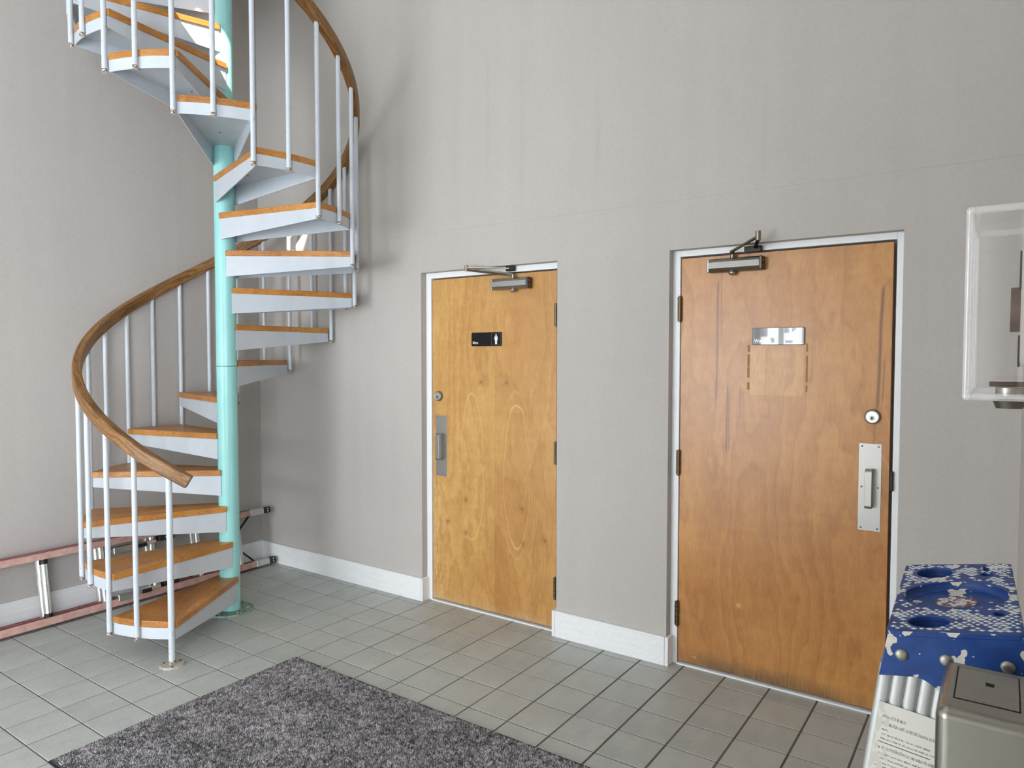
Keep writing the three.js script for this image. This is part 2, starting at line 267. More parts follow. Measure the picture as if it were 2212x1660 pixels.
// rear windows
GLAZING.forEach(([a, b, c, d], k) => {
  const w = thing('window_' + (k + 1), (k ? 'upper' : 'lower') + ' tall window with dark frame in rear wall', 'window', [0, 0, 0], 'structure');
  const z0 = Z1 + 0.04, z1 = Z1 + 0.1, f = 0.05, bars = [[a, a + f], [b - 0.03, b], [1.72, 1.835], [2.075, 2.125]];
  for (const [p, q] of bars) mesh('mullion', box(p, q, c, d, z0, z1), FRAME_DARK, w);
  mesh('frame_rail', box(a, b, c, c + f, z0, z1), FRAME_DARK, w); mesh('frame_rail', box(a, b, d - f, d, z0, z1), FRAME_DARK, w);
  for (const [p, q] of [[a + f, 1.72], [1.835, 2.075], [2.125, b - 0.03]]) mesh('pane', box(p, q, c + f, d - f, Z1 + 0.068, Z1 + 0.072), GLASS, w);
});
{ // notices taped inside the lower window, mirrored in the glossy sign
  for (const [k, [x, y, w, h, l]] of [[1.885, 1.83, 0.085, 0.12, 'pale grey notice taped to the narrow window pane'], [1.99, 1.72, 0.05, 0.06, 'small dark square sticker on the narrow window pane'], [2.17, 1.85, 0.06, 0.07, 'grey sheet taped high on the rear window pane'], [2.26, 1.86, 0.05, 0.06, 'second grey sheet high on the rear window pane'], [2.2, 1.7, 0.09, 0.035, 'dark strip stuck on the rear window pane']].entries())
    tag(mesh(k ? 'window_notice_00' + k : 'window_notice', box(x - w / 2, x + w / 2, y - h / 2, y + h / 2, Z1 + 0.064, Z1 + 0.066), l.includes('dark') ? FRAME_DARK : PAPER), l, 'notice');
}
GLAZING_R.forEach(([a, b, c, d], k) => {
  const w = thing('window_' + (k + 3), (k ? 'upper' : 'lower') + ' tall window with dark frame in right wall', 'window', [0, 0, 0], 'structure');
  const x0 = X1 + 0.04, x1 = X1 + 0.1, f = 0.05, m = (a + b) / 2;
  for (const [p, q] of [[a, a + f], [m - f / 2, m + f / 2], [b - f, b]]) mesh('mullion', box(x0, x1, c + f, d - f, p, q), FRAME_DARK, w);
  mesh('frame_rail', box(x0, x1, c, c + f, a, b), FRAME_DARK, w); mesh('frame_rail', box(x0, x1, d - f, d, a, b), FRAME_DARK, w);
  for (const [p, q] of [[a + f, m - f / 2], [m + f / 2, b - f]]) mesh('pane', box(X1 + 0.068, X1 + 0.072, c + f, d - f, p, q), GLASS, w);
});
{ // small skylight that lets the sun onto the upper stair
  const w = thing('window_5', 'small skylight in the ceiling letting sunlight onto the stair', 'window', [0, 0, 0], 'structure');
  mesh('pane', box(SKY.x0, SKY.x1, RH + 0.03, RH + 0.034, SKY.z0, SKY.z1), GLASS, w);
}

// ---------------------------------------------------------------- tiled floor
{
  const floor = tag(mesh('floor', uvm(box(X0 - 0.2, X1 + 0.2, -0.12, -0.0022, -0.3, Z1 + 0.2)), GROUT), 'grey square tiled floor with recessed grout joints', 'floor', 'structure');
  const P = 0.2032, OX = 2.645, OZ = 0.066, cache = new Map(), list = [];
  function tileGeo(w, d) {
    const key = w.toFixed(3) + ',' + d.toFixed(3); if (cache.has(key)) return cache.get(key);
    const a = w / 2, b = d / 2, c = Math.min(0.0016, a / 3, b / 3), y1 = 0, y0 = -0.006, yc = -0.0011, pos = [], quad = (p, q, r, s) => pos.push(...p, ...q, ...r, ...p, ...r, ...s);
    const T = [[-a + c, y1, -b + c], [-a + c, y1, b - c], [a - c, y1, b - c], [a - c, y1, -b + c]], M = [[-a, yc, -b], [-a, yc, b], [a, yc, b], [a, yc, -b]], B = M.map(([x, , z]) => [x, y0, z]);
    quad(...T); for (let i = 0; i < 4; i++) { const j = (i + 1) % 4; quad(T[i], M[i], M[j], T[j]); quad(M[i], B[i], B[j], M[j]); }
    const g = new THREE.BufferGeometry(); g.setAttribute('position', new THREE.Float32BufferAttribute(pos, 3)); g.computeVertexNormals();
    const q = uvm(g); cache.set(key, q); return q;
  }
  camera.updateMatrixWorld(); camera.updateProjectionMatrix();
  const v = new THREE.Vector3(), R = rng(11);
  for (let i = -14; i <= 9; i++) for (let j = -1; j <= 30; j++) {
    const wide = 0.0062 + (i > 0 ? 0.0022 : 0);
    let xa = OX + i * P + wide / 2, xb = OX + (i + 1) * P - wide / 2, za = OZ + j * P + 0.0029, zb = OZ + (j + 1) * P - 0.0029;
    xa = Math.max(xa, X0); xb = Math.min(xb, X1); za = Math.max(za, j < 0 ? -0.056 : -0.12); zb = Math.min(zb, Z1);
    if (xb - xa < 0.008 || zb - za < 0.008) continue;
    const cx = (xa + xb) / 2, cz = (za + zb) / 2, m = Math.floor(R() * TILES.length), dy = (R() - 0.5) * 0.0006;
    v.set(cx, 0, cz).project(camera);
    const inView = v.z < 1 && Math.abs(v.x) < 1.12 && v.y > -1.2, underMat = xa > 1.64 && xb < 3.68 && za > 1.0 && zb < 2.08;
    list.push({ xa, xb, za, zb, cx, cz, m, dy, rank: (inView ? 0 : 100) + (underMat ? 50 : 0) + Math.hypot(cx - camera.position.x, cz - camera.position.z) });
  }
  list.sort((a, b) => a.rank - b.rank);
  const rest = TILES.map(() => []);
  list.forEach((t, k) => {
    const g = tileGeo(t.xb - t.xa, t.zb - t.za);
    if (k < 298) { const o = mesh(k ? 'tile_' + String(k).padStart(3, '0') : 'tile', g, TILES[t.m], floor); o.position.set(t.cx, t.dy, t.cz); }
    else rest[t.m].push(at(g.clone(), t.cx, t.dy, t.cz));
  });
  const far = mesh('remaining_tiles', merge(rest.flat()), TILES[0], floor, 'grey floor tiles out of view'); far.userData.kind = 'stuff';
}

// ---------------------------------------------------------------- baseboards
{
  const H = 0.142, T = 0.02, bb = (x0, x1, z0, z1) => rbox(x0, x1, 0, H, z0, z1, 0.004);
  tag(mesh('baseboard_left', bb(X0, X0 + T, T, Z1), WHITE_TRIM), 'white baseboard along the wall behind the stair and extension ladder', 'baseboard', 'structure');
  const b1 = thing('baseboard_back', 'white baseboard from the room corner to the men door', 'baseboard', [0, 0, 0], 'structure');
  mesh('board', bb(X0, OPEN[0].x0 - 0.001, 0, T), WHITE_TRIM, b1); mesh('return_piece', bb(OPEN[0].x0, OPEN[0].x0 + T * 0.9, -0.046, T), WHITE_TRIM, b1);
  const b2 = thing('baseboard_back_001', 'short white baseboard between the two restroom doors', 'baseboard', [0, 0, 0], 'structure');
  mesh('board', bb(OPEN[0].x1 + 0.001, OPEN[1].x0 - 0.001, 0, T), WHITE_TRIM, b2); mesh('return_piece', bb(OPEN[0].x1 - T * 0.9, OPEN[0].x1, -0.046, T), WHITE_TRIM, b2); mesh('return_piece', bb(OPEN[1].x0, OPEN[1].x0 + T * 0.9, -0.046, T), WHITE_TRIM, b2);
  tag(mesh('baseboard_back_002', bb(OPEN[1].x1, X1, 0, T), WHITE_TRIM), 'short white baseboard behind the blue topped stepladder', 'baseboard', 'structure');
  tag(mesh('baseboard_right', bb(X1 - T, X1, T, Z1), WHITE_TRIM), 'white baseboard along the wall beside the stepladder', 'baseboard', 'structure');
}

// ---------------------------------------------------------------- doors
function boltGeo() { // rose of the deadbolt, axis along z, base at z = 0
  const p = [[0.0001, 0], [0.031, 0], [0.0315, 0.003], [0.029, 0.014], [0.027, 0.0175], [0.0245, 0.018], [0.0235, 0.016], [0.0001, 0.016]].map(([r, y]) => new THREE.Vector2(r, y));
  return new THREE.LatheGeometry(p, 40).rotateX(Math.PI / 2);
}
const strapPull = (() => { // C shaped strap, length along y, extruded 26 mm wide
  const L = 0.082, D = 0.042, t = 0.005, r = 0.014, s = new THREE.Shape();
  s.moveTo(0, -L); s.lineTo(D - r, -L); s.absarc(D - r, -L + r, r, -Math.PI / 2, 0, false); s.lineTo(D, L - r); s.absarc(D - r, L - r, r, 0, Math.PI / 2, false); s.lineTo(0, L);
  s.lineTo(0, L - t); s.lineTo(D - r, L - t); s.absarc(D - r, L - r, r - t, Math.PI / 2, 0, true); s.lineTo(D - t, -L + r); s.absarc(D - r, -L + r, r - t, 0, -Math.PI / 2, true); s.lineTo(0, -L + t); s.closePath();
  return at(ext(s, 0.027, 0.0012, 8).rotateY(-Math.PI / 2), 0.0135, 0, 0); // x' = -z, z' = x
})();
function pullPlate(door, x, y, name) {
  const p = mesh('pull_plate', uvm(rbox(x - 0.043, x + 0.043, y - 0.184, y + 0.184, -0.05, -0.048, 0.0008)), STEEL, door, 'brushed steel pull plate');
  mesh('handle', at(strapPull.clone(), x, y - 0.003, -0.048), STEEL, p, 'steel strap pull handle');
  for (const [sx, sy] of [[-0.031, 0.172], [0.031, 0.172], [-0.031, 0], [0.031, 0], [-0.031, -0.172], [0.031, -0.172]]) mesh('screw', at(new THREE.SphereGeometry(0.0042, 12, 6).scale(1, 1, 0.45), x + sx, y + sy, -0.048), SCREW, p);
}
function deadbolt(door, x, y) {
  const b = mesh('deadbolt', at(boltGeo(), x, y, -0.05), STEEL_DULL, door, 'round steel deadbolt');
  mesh('face_disc', at(cyl(0.0225, 0.002, 32).rotateX(Math.PI / 2), x, y, -0.0335), metal('lock_face', 0xd8d7d2, 0.3), b);
  mesh('key_cylinder', at(cyl(0.0098, 0.004, 28).rotateX(Math.PI / 2), x, y - 0.005, -0.0318), STEEL_DULL, b);
  mesh('keyhole', merge([at(cyl(0.0034, 0.0012, 16).rotateX(Math.PI / 2), x, y - 0.004, -0.0296), box(x - 0.0016, x + 0.0016, y - 0.012, y - 0.004, -0.0302, -0.029)]), HOLE, b);
}
function hinge(door, x, y, side) {
  const parts = [], H = 0.118;
  for (let k = 0; k < 5; k++) parts.push(at(cyl(0.0085, H / 5 - 0.0032, 16), x, y + (k - 2) * H / 5, -0.0405));
  parts.push(at(cyl(0.005, H, 12), x, y, -0.0405), at(cyl(0.006, 0.004, 12), x, y + H / 2 + 0.002, -0.0405), at(cyl(0.006, 0.004, 12), x, y - H / 2 - 0.002, -0.0405));
  parts.push(box(Math.min(x, x + side * 0.014), Math.max(x, x + side * 0.014), y - H / 2, y + H / 2, -0.0445, -0.0425));
  mesh('hinge', merge(parts), HINGE, door, 'aged brass butt hinge');
}
function closerBody(L) { // profile in (z, y), swept along x
  const s = poly([[0, -0.031], [0.03, -0.031], [0.044, -0.022], [0.05, -0.013], [0.05, 0.013], [0.044, 0.024], [0.034, 0.031], [0, 0.031]]);
  const g = at(ext(s, L, 0.0015, 4).rotateY(-Math.PI / 2), L / 2, 0, 0); // x' = -z, z' = x
  const ribs = [-0.012, -0.004, 0.004, 0.012].map((y) => rbox(-L / 2 + 0.004, L / 2 - 0.004, y - 0.0022, y + 0.0022, 0.046, 0.0515, 0.001));
  return merge([uvm(g), ...ribs]);
}
function closer(door, x, y, L, kind) {
  const b = mesh('door_closer', at(closerBody(L), x, y, -0.05), kind === 1 ? CLOSER_ALU : CLOSER_GREY, door, 'aluminium overhead door closer body');
  const e = x + L / 2;
  mesh('end_cap', rbox(e - 0.002, e + 0.012, y - 0.03, y + 0.03, -0.05, -0.002, 0.004), CLOSER_DARK, b, 'dark end cap with two valve screws');
  for (const s of [-1, 1]) { mesh('valve_screw', at(cyl(0.0075, 0.004, 18).rotateZ(Math.PI / 2), e + 0.0125, y + s * 0.0125, -0.018), STEEL_DULL, b); mesh('valve_socket', at(cyl(0.0042, 0.002, 14).rotateZ(Math.PI / 2), e + 0.0145, y + s * 0.0125, -0.018), HOLE, b); }
  mesh('end_cap', rbox(x - L / 2 - 0.008, x - L / 2 + 0.002, y - 0.03, y + 0.03, -0.05, -0.004, 0.004), CLOSER_ALU, b);
  const sx = x + (kind === 1 ? 0.015 : -0.012);
  mesh('spindle_knob', at(new THREE.SphereGeometry(0.0165, 20, 12).scale(1, 0.75, 1), sx, y - 0.036, -0.026), CLOSER_ALU, b);
  mesh('spindle', at(cyl(0.0105, 0.022, 18), sx, y + 0.038, -0.026), BRONZE_ARM, b);
  const bar = (p, q, w, t) => { const a = new THREE.Vector3(...p), c = new THREE.Vector3(...q), L2 = a.distanceTo(c); const g = new RoundedBoxGeometry(L2 + w * 0.6, t, w, 2, t * 0.3); g.applyQuaternion(new THREE.Quaternion().setFromUnitVectors(new THREE.Vector3(1, 0, 0), c.clone().sub(a).normalize())); return g.translate((p[0] + q[0]) / 2, (p[1] + q[1]) / 2, (p[2] + q[2]) / 2); };
  if (kind === 1) { // arm folded sideways to the left
    const S = [sx, y + 0.048, -0.026], E = [sx - 0.262, y + 0.088, 0.06], F = [sx - 0.02, y + 0.085, -0.02];
    mesh('main_arm', bar(S, E, 0.02, 0.007), BRONZE_ARM, b, 'long thin closer arm'); mesh('fore_arm', bar([E[0], E[1] + 0.013, E[2]], F, 0.016, 0.007), BRONZE_ARM, b);
    mesh('elbow_joint', at(cyl(0.011, 0.032, 18), E[0], E[1] + 0.007, E[2]), BRONZE_ARM, b);
    mesh('soffit_shoe', rbox(F[0] - 0.022, F[0] + 0.028, F[1] - 0.014, F[1] + 0.016, -0.042, -0.012, 0.003), DARK_STEEL, b, 'dark arm bracket on door head');
  } else { // arm standing out into the room
    const S = [sx, y + 0.048, -0.026], E = [sx + 0.15, y + 0.098, 0.1], F = [sx + 0.1, y + 0.066, -0.03];
    mesh('main_arm', bar(S, [sx + 0.006, y + 0.058, 0.0], 0.02, 0.008), BRONZE_ARM, b); mesh('main_arm', bar([sx + 0.006, y + 0.058, 0.0], E, 0.02, 0.008), BRONZE_ARM, b, 'bent bronze closer arm');
    mesh('fore_arm', bar([E[0], E[1] - 0.012, E[2]], F, 0.016, 0.007), DARK_STEEL, b);
    mesh('elbow_joint', at(cyl(0.0115, 0.04, 18), E[0], E[1] + 0.003, E[2]), BRONZE_ARM, b);
    mesh('soffit_shoe', rbox(F[0] - 0.045, F[0] + 0.03, F[1] - 0.016, F[1] + 0.012, -0.042, -0.016, 0.003), DARK_STEEL, b, 'dark arm bracket on door head');
  }
}
function doorway(n, o, leaf, wood, label) {
  const d = thing('door_' + n, label, 'door', [0, 0, 0], 'structure');
  const f = 0.04, z0 = -0.118, z1 = -0.044;
  mesh('frame_jamb', rbox(o.x0 + 0.0005, leaf.x0 - 0.004, 0, o.h - 0.0005, z0, z1, 0.002), WHITE_TRIM, d, 'white painted frame'); mesh('frame_jamb', rbox(leaf.x1 + (n > 1 ? 0.013 : 0.006), o.x1 - 0.0005, 0, o.h - 0.0005, z0, z1, 0.002), WHITE_TRIM, d, 'white painted frame');
  mesh('frame_head', rbox(leaf.x0 - 0.004, leaf.x1 + (n > 1 ? 0.013 : 0.006), leaf.y1 + 0.009, o.h - 0.0005, z0, z1, 0.002), WHITE_TRIM, d, 'white painted frame head');
  mesh('threshold', rbox(leaf.x0 - 0.004, leaf.x1 + 0.005, 0, 0.009, -0.11, -0.036, 0.003), WHITE_TRIM, d, 'white threshold strip');
  const g = box(leaf.x0, leaf.x1, leaf.y0, leaf.y1, -0.094, -0.05);
  mesh('door_leaf', g, wood, d, 'flush wood veneer leaf');
  return d;
}
const LEAF1 = { x0: 1.632, x1: 2.517, y0: 0.019, y1: 1.971 }, LEAF2 = { x0: 3.219, x1: 4.122, y0: 0.019, y1: 1.977 };
{
  const d = doorway(1, OPEN[0], LEAF1, DOOR1_WOOD, 'honey coloured birch veneer door with the Men sign');
  for (const y of [1.732, 0.985, 0.242]) hinge(d, 2.5165, y, 1);
  deadbolt(d, 1.683, 1.267); pullPlate(d, 1.7015, 0.963);
  closer(d, 2.232, 1.913, 0.232, 1);
}
{
  const d = doorway(2, OPEN[1], LEAF2, DOOR2_WOOD, 'amber birch veneer door with the glossy Women sign and tape remnants');
  for (const y of [1.737, 0.993, 0.252]) hinge(d, 3.2155, y, -1);
  deadbolt(d, 4.057, 1.258); pullPlate(d, 4.051, 0.961);
  closer(d, 3.482, 1.928, 0.232, 2);
  mesh('strike_guard', rbox(4.126, 4.14, 0.955, 1.037, -0.046, -0.03, 0.003), DARK_STEEL, d, 'dark metal strike lip on the frame');
  const TAPE = std({ name: 'aged_brown_tape', color: 0x9c661f, roughness: 0.5 });
  const L = (x0, x1, y0, y1) => mesh('tape_strip', box(x0, x1, y0, y1, -0.05, -0.0496), TAPE, d, 'aged brown tape remnant');
  for (const [y0, y1] of [[1.53, 1.561], [1.462, 1.518], [1.412, 1.459], [1.356, 1.391]]) L(3.537, 3.548, y0, y1);
  for (const [y0, y1] of [[1.53, 1.566], [1.467, 1.513], [1.397, 1.464], [1.353, 1.382]]) L(3.79, 3.7985, y0, y1);
}
// restroom signs
function sign(name, x, y, z, w, h, draw, label, gloss) {
  const g = ext(rrect(w, h, 0.006), 0.006, 0.0022, 8), p = g.attributes.position, uv = g.attributes.uv;
  for (let i = 0; i < p.count; i++) uv.setXY(i, p.getX(i) / w + 0.5, p.getY(i) / h + 0.5);
  const t = canvasTex(1056, 384, draw);
  const m = mesh(name, g, gloss ? phys({ name: 'glossy_black_sign', map: t, roughness: 0.08, ior: 1.7, clearcoat: 1, clearcoatRoughness: 0.01 }) : phys({ name: 'satin_black_sign', map: t, roughness: 0.3, specularIntensity: 0.5 }));
  m.position.set(x, y, z); return tag(m, label, 'sign');
}
const picto = (c, female) => {
  c.strokeStyle = '#8d8d8d'; c.lineWidth = 4; c.strokeRect(712, 26, 322, 332); c.fillStyle = '#f2f2f2';
  const X = 873; c.beginPath(); c.arc(X, 84, 25, 0, 7); c.fill();
  if (!female) { c.beginPath(); c.roundRect(X - 54, 114, 108, 120, 26); c.fill(); c.fillRect(X - 34, 200, 31, 132); c.fillRect(X + 3, 200, 31, 132); c.fillStyle = '#101010'; c.fillRect(X - 38, 146, 5, 88); c.fillRect(X + 33, 146, 5, 88); } 
  else { c.beginPath(); c.moveTo(X - 28, 114); c.lineTo(X + 28, 114); c.lineTo(X + 72, 226); c.lineTo(X + 48, 234); c.lineTo(X + 34, 196); c.lineTo(X + 62, 272); c.lineTo(X - 62, 272); c.lineTo(X - 34, 196); c.lineTo(X - 48, 234); c.lineTo(X - 72, 226); c.closePath(); c.fill(); c.fillRect(X - 27, 270, 23, 64); c.fillRect(X + 4, 270, 23, 64); }
};
const word = (s) => (c, w, h) => { c.fillStyle = '#0d0d0e'; c.fillRect(0, 0, w, h); c.fillStyle = '#f0f0f0'; c.font = 'bold 96px sans-serif'; c.textBaseline = 'alphabetic'; c.fillText(s, 42, 322); picto(c, s === 'Women'); };
sign('restroom_sign', 2.046, 1.607, -0.05, 0.216, 0.079, word('Men'), 'small black restroom sign reading Men on the left door');
sign('restroom_sign_001', 3.672, 1.599, -0.05, 0.226, 0.078, word('Women'), 'small glossy black sign reading Women mirroring a window, on the right door', true);

// ---------------------------------------------------------------- spiral staircase
const ST = { x: 0.764, z: 0.778, R: 0.75, a0: 0.94443, da: 0.23903, rise: 0.2117, n: 21 };
{
  const stair = thing('spiral_staircase', 'white steel spiral staircase with wooden treads and mint green column', 'staircase', [ST.x, 0, ST.z]);
  const D = 2 * ST.da, rimR = ST.R - 0.0128, bt = 0.033;
  const pol = (r, a) => [r * Math.cos(a), r * Math.sin(a)];
  // plan of the wooden board: nosing at angle 0, back at angle D
  const ui = 0.03, plan = (ro, inset, ri) => {
    const p = [], e = 0.0625 - inset;
    p.push([ui, -e]); const s0 = -0.03 + inset / ro, s1 = D - 0.02 - inset / ro * 0.5;
    for (let k = 0; k <= 14; k++) p.push(pol(ro, mix(s0, s1, k / 14)));
    p.push([ui * Math.cos(D) - e * Math.sin(D), ui * Math.sin(D) + e * Math.cos(D)]);
    const q = Math.acos(ui / ri); for (let k = 0; k <= 16; k++) p.push(pol(ri, mix(D + q, -q, k / 16)));
    return p;
  };
  const flat = (pts, t, bev = 0) => ext(poly(pts), t, bev, 4).rotateX(Math.PI / 2);
  const board = uvm(flat(plan(rimR + 0.002, 0, 0.0588), bt, 0.003));
  // steel pan under the board
  const slab = (a, b, ya, yb, t) => { // thin upright plate from plan point a to b; top at -bt, bottoms ya and yb
    const dx = b[0] - a[0], dz = b[1] - a[1], L = Math.hypot(dx, dz);
    const g = ext(poly([[0, -bt], [L, -bt], [L, yb], [0, ya]]), t); g.translate(0, 0, -t / 2);
    return uvm(g).rotateY(-Math.atan2(dz, dx)).translate(a[0], 0, a[1]);
  };
  const hi = 0.118, ho = 0.056, ins = 0.011, e = 0.0625 - ins;
  const arc = (r0, r1, a, b, n = 14) => { const p = []; for (let k = 0; k <= n; k++) p.push(pol(r1, mix(a, b, k / n))); for (let k = n; k >= 0; k--) p.push(pol(r0, mix(a, b, k / n))); return p; };
  const pan = merge([
    at(uvm(flat(plan(rimR - 0.002, ins, 0.0575), 0.005)), 0, -bt, 0),
    slab([ui, -e], pol(rimR - 0.003, -0.014), -bt - hi, -bt - ho, 0.005),
    slab([ui * Math.cos(D) - e * Math.sin(D), ui * Math.sin(D) + e * Math.cos(D)], pol(rimR - 0.003, D - 0.022), -bt - hi, -bt - ho, 0.005),
    at(uvm(flat(arc(rimR - 0.005, rimR, -0.014, D - 0.02), ho)), 0, -bt, 0),
  ]);
  for (let k = 1; k <= ST.n; k++) {
    const t = mesh(k > 1 ? 'tread_' + String(k - 1).padStart(3, '0') : 'tread', pan, STEEL_WHITE, stair, 'white steel tread pan');
    t.position.y = ST.rise * k; t.rotation.y = -(ST.a0 + ST.da * 2 * (k - 1));
    mesh('wood_board', board, TREAD_WOOD[k % 3], t, 'orange brown wooden tread board');
    if (k >= 11 && k < 18) for (const [r, a] of [[0.62, 0.12], [0.62, 0.36], [0.3, 0.24]]) mesh('screw', at(cyl(0.004, 0.003, 10), r * Math.cos(a), -bt - 0.006, r * Math.sin(a)), HOLE, t);
  }
  // balusters
  const rail = (i) => 0.918 + ST.rise / 2 * i;
  const unit = cyl(1, 1, 16);
  { const u = unit.attributes.uv; for (let i = 0; i < u.count; i++) u.setXY(i, u.getX(i), u.getY(i)); }
  for (let i = 0; i <= 2 * ST.n; i++) {
    const k = Math.ceil(i / 2), y0 = i ? ST.rise * k - bt - ho - 0.006 : 0.008, y1 = rail(i) + 0.012, a = ST.a0 + ST.da * i, r = i ? 0.0124 : 0.0148;
    const b = mesh(i ? 'baluster_' + String(i).padStart(3, '0') : 'baluster', unit, BALUSTER_PAINT, stair, 'slim white steel baluster');
    b.position.set(ST.R * Math.cos(a), (y0 + y1) / 2, ST.R * Math.sin(a)); b.scale.set(r, y1 - y0, r); b.rotation.y = i * 1.7;
    if (i === 0) { const f = mesh('foot_plate', cyl(0.058, 0.009, 36, 0.055), FOOT_PLATE, stair, 'worn round foot plate with screws'); f.position.set(b.position.x, 0.0045, b.position.z); for (const q of [0.5, 2.6, 4.7]) mesh('screw', at(new THREE.SphereGeometry(0.006, 12, 6).scale(1, 0.5, 1), 0.042 * Math.cos(q), 0.005, 0.042 * Math.sin(q)), HINGE, f); }
    if (i === 14) { const n = mesh('clamp_nut', at(cyl(0.0105, 0.02, 6).rotateZ(Math.PI / 2), 0.006, 0.022, 0), metal('chrome_nut', 0xcfcabc, 0.25), stair, 'chrome nut on the baluster end'); n.position.set(b.position.x, y0, b.position.z + 0.014); }
  }
  // column
  const col = (y0, y1) => { const g = at(cyl(0.0572, y1 - y0, 48), 0, (y0 + y1) / 2, 0), u = g.attributes.uv, p = g.attributes.position; for (let i = 0; i < u.count; i++) u.setY(i, p.getY(i) / RH); return g; };
  mesh('column', col(0.01, 1.449), TEAL, stair, 'mint green steel column'); mesh('column', col(1.4515, RH), TEAL, stair, 'mint green steel column'); mesh('column_joint', at(cyl(0.0562, 0.006, 40), 0, 1.45, 0), HOLE, stair);
  const bp = mesh('base_plate', cyl(0.132, 0.011, 56, 0.128), RUSTY_PLATE, stair, 'worn rusty round base plate'); bp.position.y = 0.0055;
  for (const q of [0.2, 1.25, 2.3, 3.4, 4.4, 5.5]) mesh('bolt', at(cyl(0.011, 0.012, 6), 0.1 * Math.cos(q), 0.01, 0.1 * Math.sin(q)), RUSTY_PLATE, bp);
  // handrail: a rounded rectangle swept along the helix
  {
    const w = 0.046, h = 0.064, r = 0.009, sec = [];
    for (const [cx, cy, q] of [[w / 2 - r, h / 2 - r, 0], [-w / 2 + r, h / 2 - r, 1], [-w / 2 + r, -h / 2 + r, 2], [w / 2 - r, -h / 2 + r, 3]]) for (let k = 0; k <= 3; k++) { const a = (q + k / 3) * Math.PI / 2; sec.push([cx + r * Math.cos(a), cy + r * Math.sin(a)]); }
    const N = sec.length, i0 = -0.53, i1 = 2 * ST.n + 0.5, steps = 340, pos = [], uv = [], idx = [], per = [0];
    for (let k = 0; k < N; k++) { const a = sec[k], b = sec[(k + 1) % N]; per.push(per[k] + Math.hypot(a[0] - b[0], a[1] - b[1])); }
    const slope = ST.rise / 2, cl = Math.hypot(ST.R * ST.da, slope), up = new THREE.Vector3(), T = new THREE.Vector3(), Rd = new THREE.Vector3();
    for (let s = 0; s <= steps; s++) {
      const i = mix(i0, i1, s / steps), a = ST.a0 + ST.da * i, y = rail(i) + h / 2 / (ST.R * ST.da / cl);
      T.set(-ST.R * Math.sin(a) * ST.da, slope, ST.R * Math.cos(a) * ST.da).normalize(); Rd.set(Math.cos(a), 0, Math.sin(a)); up.crossVectors(T, Rd).normalize(); if (up.y < 0) up.negate();
      for (let k = 0; k <= N; k++) { const [cx, cy] = sec[k % N]; pos.push(ST.R * Math.cos(a) + Rd.x * cx + up.x * cy, y + up.y * cy, ST.R * Math.sin(a) + Rd.z * cx + up.z * cy); uv.push((i - i0) * cl, per[k]); }
    }
    for (let s = 0; s < steps; s++) for (let k = 0; k < N; k++) { const a = s * (N + 1) + k, b = a + N + 1; idx.push(a, b, a + 1, b, b + 1, a + 1); }
    const c0 = pos.length / 3; for (const s of [0, steps]) for (let k = 0; k < N; k++) { const q = (s * (N + 1) + k) * 3; pos.push(pos[q], pos[q + 1], pos[q + 2]); uv.push(sec[k][0], sec[k][1]); }
    for (let k = 1; k < N - 1; k++) { idx.push(c0, c0 + k + 1, c0 + k); idx.push(c0 + N, c0 + N + k, c0 + N + k + 1); }
    const g = new THREE.BufferGeometry(); g.setAttribute('position', new THREE.Float32BufferAttribute(pos, 3)); g.setAttribute('uv', new THREE.Float32BufferAttribute(uv, 2)); g.setIndex(idx); g.computeVertexNormals();
    mesh('handrail', g, RAIL_WOOD, stair, 'brown oak helical handrail');
  }
}

